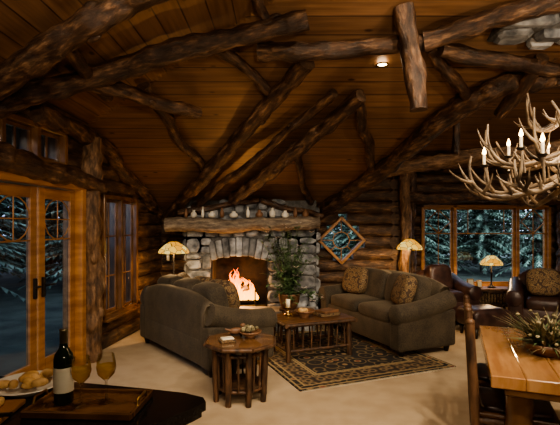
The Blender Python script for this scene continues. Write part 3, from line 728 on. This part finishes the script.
# ---------------------------------------------------------------- island counter foreground
poly=[(-2.3,2.32),(-1.6,2.2),(-.95,2.07),(-.6,1.99),(-.42,1.94),(-.33,1.89),(-.31,1.84),(-.34,1.79),(-.5,1.6),(-.72,1.3),(-.9,1.1),(-2.3,1.0)]
def prism(b,pl,z0,z1,mat):
    n=len(pl); vs=[(p[0],p[1],z) for z in (z0,z1) for p in pl]
    b.add(vs,[[i,(i+1)%n,n+(i+1)%n,n+i] for i in range(n)]+[list(range(n))[::-1],[n+i for i in range(n)]],mat,None,.5,False)
b=B(); prism(b,poly,.825,.86,0); cc=Vector((-1.4,1.65))
prism(b,[((p[0]-cc.x)*.985+cc.x,(p[1]-cc.y)*.97+cc.y) for p in poly],.80,.825,0)
prism(b,[((p[0]-cc.x)*.87+cc.x,(p[1]-cc.y)*.75+cc.y) for p in poly],0,.80,1)
b.obj('kitchen_island',[M_gran,M_cab])
ZC=.861
b=B(); b.box((0,0,.006),(.42,.24,.012),.004,0,tint=.7)
for sy in (-1,1): b.box((0,sy*.12,.015),(.43,.014,.028),.004,0)
for sx in (-1,1): b.box((sx*.21,0,.015),(.014,.24,.028),.004,0); b.tube([(sx*.21,-.05,.025),(sx*.21,-.04,.05),(sx*.21,.04,.05),(sx*.21,.05,.025)],.006,6,1)
b.obj('serving_tray',[M_oak,M_brass],(-.77,1.79,ZC),-.05)
def bottle(loc):
    b=B(); b.lathe([(0,0),(.034,0),(.038,.006),(.038,.18),(.034,.2),(.018,.225),(.0145,.24),(.0145,.29),(.0165,.291),(.0165,.3),(0,.3)],(0,0,0),28,0)
    b.lathe([(.0386,.05),(.0386,.15)],(0,0,0),28,1); b.lathe([(.0152,.245),(.0152,.29),(.017,.291),(.017,.301),(0,.302)],(0,0,0),20,2)
    b.obj('wine_bottle',[M_bottle,M_label,M_foil],loc)
bottle((-.885,1.80,ZC+.012))
def glass(loc):
    b=B(); b.lathe([(.034,0),(.006,.004),(.0045,.012),(.0045,.085),(.012,.093),(.033,.115),(.039,.14),(.036,.17),(.031,.195)],(0,0,0),28,0)
    b.lathe([(0,.0945),(.011,.095),(.031,.1165),(.0375,.14),(.037,.15),(0,.15)],(0,0,0),28,1)
    b.obj('wine_glass',[M_wglass,M_wine],loc)
glass((-.80,1.77,ZC+.013)); glass((-.715,1.81,ZC+.013))
b=B(); b.lathe([(0,.0),(.08,0),(.09,.01),(.15,.035),(.16,.04),(.15,.042),(.08,.015),(0,.012)],(0,0,0),28,0)
for i in range(16):
    a=U(0,6.28); r=U(0,.1); b.sell((r*math.cos(a),r*math.sin(a),.04+U(0,.03)*(1-r*5)),(.07,.04,.035),.9,1,RZ(U(0,3)),nu=12,nv=8)
b.obj('bread_plate',[M_white,M_bread],(-1.12,1.96,ZC))
b=B(); b.box((0,0,.011),(.30,.22,.022),.006,0,seg=2)
for i in range(5): b.sell((-.1+i*.045,.02,.04),(.04,.07,.035),.6,1,nu=12,nv=8)
b.box((.05,-.07,.028),(.16,.012,.004),.001,2); b.rod((.13,-.07,.03),(.18,-.07,.03),.008,3,8)
b.obj('cutting_board',[M_trim,M_bread,M_brass,M_dark],(-1.19,1.70,ZC),.1)
# ---------------------------------------------------------------- recessed cans in view, plus added fill lights out of view
def can(loc,e,aim=None,size=1.9,blend=.7):
    b=B(); b.lathe([(.045,0),(.06,-.006),(.062,0),(.06,.01)],(0,0,0),20,0); b.lathe([(0,.004),(.045,.004)],(0,0,0),20,1)
    o=b.obj('can_or_fill_light',[M_brass,M_can_fill],loc)
    l=bpy.data.lights.new('spot','SPOT'); l.energy=e; l.color=(1,.82,.6); l.spot_size=size; l.spot_blend=blend; l.shadow_soft_size=.12
    s=bpy.data.objects.new('can_or_fill_light_spot',l); bpy.context.scene.collection.objects.link(s); s.location=(0,0,-.03); s.parent=o
    d=(Vector(aim)-Vector(loc)) if aim else Vector((0,0,-1))
    s.rotation_mode='QUATERNION'; s.rotation_quaternion=d.to_track_quat('-Z','Y')
def cz(x,y,d=.02): return (x,y,ceil(x,y)-d)
can(cz(1.0,4.3,.03),35,(1.2,5.6,0),1.1); can(cz(2.52,4.5,.03),60,(3.0,5.5,0))
can(cz(1.6,1.0),400,(.2,5.4,.0),1.15); can(cz(-.6,1.2),340,(-.7,6.4,.8),1.0); can(cz(2.6,1.4),320,(1.9,5.3,.0),1.2)  # from here to fire_light: unseen fill spots added to brighten the room
can(cz(-.2,2.0),80,(-.9,2.2,.8)); can(cz(3.6,1.6),330,(3.4,7.6,1.4),1.1); can(cz(1.0,.3),330,(1.7,3.2,.6),1.2)
can(cz(0,-.4),300,(-2.1,5.2,1.2),.9); can(cz(4.4,4.5),120,(3.6,7.2,0.3))
can(cz(.4,2.6),130,(.6,4.4,0),1.5); can(cz(1.4,2.2),190,(-.46,7.0,1.5),.75)
point('fire_light',(-.66,7.0,.6),34,(1,.45,.14),.08)
def fill_uplight(loc,e,aim):  # unseen uplight on a stand, added to brighten the ceiling and logs
    b=B(); b.lathe([(0,0),(.14,0),(.13,.025),(.015,.04),(.015,1.75),(.03,1.78),(.14,1.86),(.15,1.87),(.13,1.86),(0,1.8)],(0,0,0),20,0)
    o=b.obj('ceiling_fill_uplight',[M_dark],loc)
    l=bpy.data.lights.new('fill_uplight','SPOT'); l.energy=e; l.color=(1,.78,.54); l.spot_size=2.1; l.spot_blend=.9; l.shadow_soft_size=.12
    s=bpy.data.objects.new('ceiling_fill_uplight_spot',l); bpy.context.scene.collection.objects.link(s); s.location=(0,0,1.92); s.parent=o
    s.rotation_mode='QUATERNION'; s.rotation_quaternion=(Vector(aim)-Vector(loc)-Vector((0,0,1.92))).to_track_quat('-Z','Y')
fill_uplight((.6,-.6,0),290,(.2,4.6,3.2)); fill_uplight((3.4,.8,0),240,(2.4,5.5,3.2)); fill_uplight((-2.2,.5,0),60,(-.8,4,3.8))
# ---------------------------------------------------------------- forest outside
def pine(seed):
    rnd=random.Random(seed); b=B(); Hh=7.5
    b.tube([(0,0,-.1),(0,0,Hh*.5),(0,0,Hh)],[.13,.09,.02],8,1)
    for i in range(460):
        t=rnd.random()**.8; z=.3+t*(Hh-.5); L=(1-t)*1.7+.25; a=rnd.uniform(0,6.28)
        d=Vector((math.cos(a),math.sin(a),rnd.uniform(-.05,.25))); p=Vector((0,0,z)); tn=rnd.random()
        q=p; s_=d.cross(Vector((0,0,1))).normalized(); n=9
        for j in range(n):
            q2=q+d*L/n; d=(d+Vector((0,0,-.06))).normalized()
            w=.10*(1-j/n)+.035
            for sg in (-1,1):
                e=q2+s_*sg*w*1.5+Vector((0,0,-w*.6))+d*w*.7
                b.add([q,q2,e],[[0,1,2]],0,None,tn,False)
                e=q2+s_*sg*w*.4+Vector((0,0,-w*1.2)); b.add([q,q2,e],[[0,1,2]],0,None,tn*.7,False)
            q=q2
    return b
pm_=[]
for sd in (1,2):
    o=pine(sd).obj('pine_tree',[M_needle,M_bark],(4.6 if sd==1 else 7.4,16.0,-.1)); pm_.append(o)
for (x,y,s) in ((2.9,16.5,.9),(6.0,16.8,.8),(9.0,15.4,1),(5.0,20,1.2),(8.9,20,1.2),(3.1,21.5,1.2),(11.4,18,1.1),(7.0,23,1.4),(10.4,23,1.4),(4.6,24,1.4),(1.3,19.5,1.1),(.4,15.5,1),(-7.2,7.6,1),(-8.5,5.5,1.1),(-7.5,10,1.1),(-10,8,1.3),(-5.6,13,1),(-9.5,12,1.4),(-11,6,1.3),(-12.5,10,1.5),(-7.6,14.5,1.3),(-9.5,16,1.4)):
    o=bpy.data.objects.new('pine_tree',random.choice(pm_).data); bpy.context.scene.collection.objects.link(o)
    o.location=(x,y,-.12); o.scale=(s,s,s); o.rotation_euler=(0,0,U(0,6))
# ---------------------------------------------------------------- world / camera
w=bpy.data.worlds.new('dusk'); bpy.context.scene.world=w; w.use_nodes=True
bg=w.node_tree.nodes['Background']; bg.inputs[0].default_value=(.58,.70,.88,1); bg.inputs[1].default_value=4.0
cam=bpy.data.cameras.new('camera'); co=bpy.data.objects.new('camera',cam); bpy.context.scene.collection.objects.link(co)
co.location=(0,0,1.6); co.rotation_euler=(math.pi/2,0,0); cam.sensor_width=36; cam.lens=36*440/560; cam.shift_y=12.5/560; cam.clip_start=.05
bpy.context.scene.camera=co
try: bpy.context.scene.view_settings.look='AgX - Medium High Contrast'
except Exception: pass
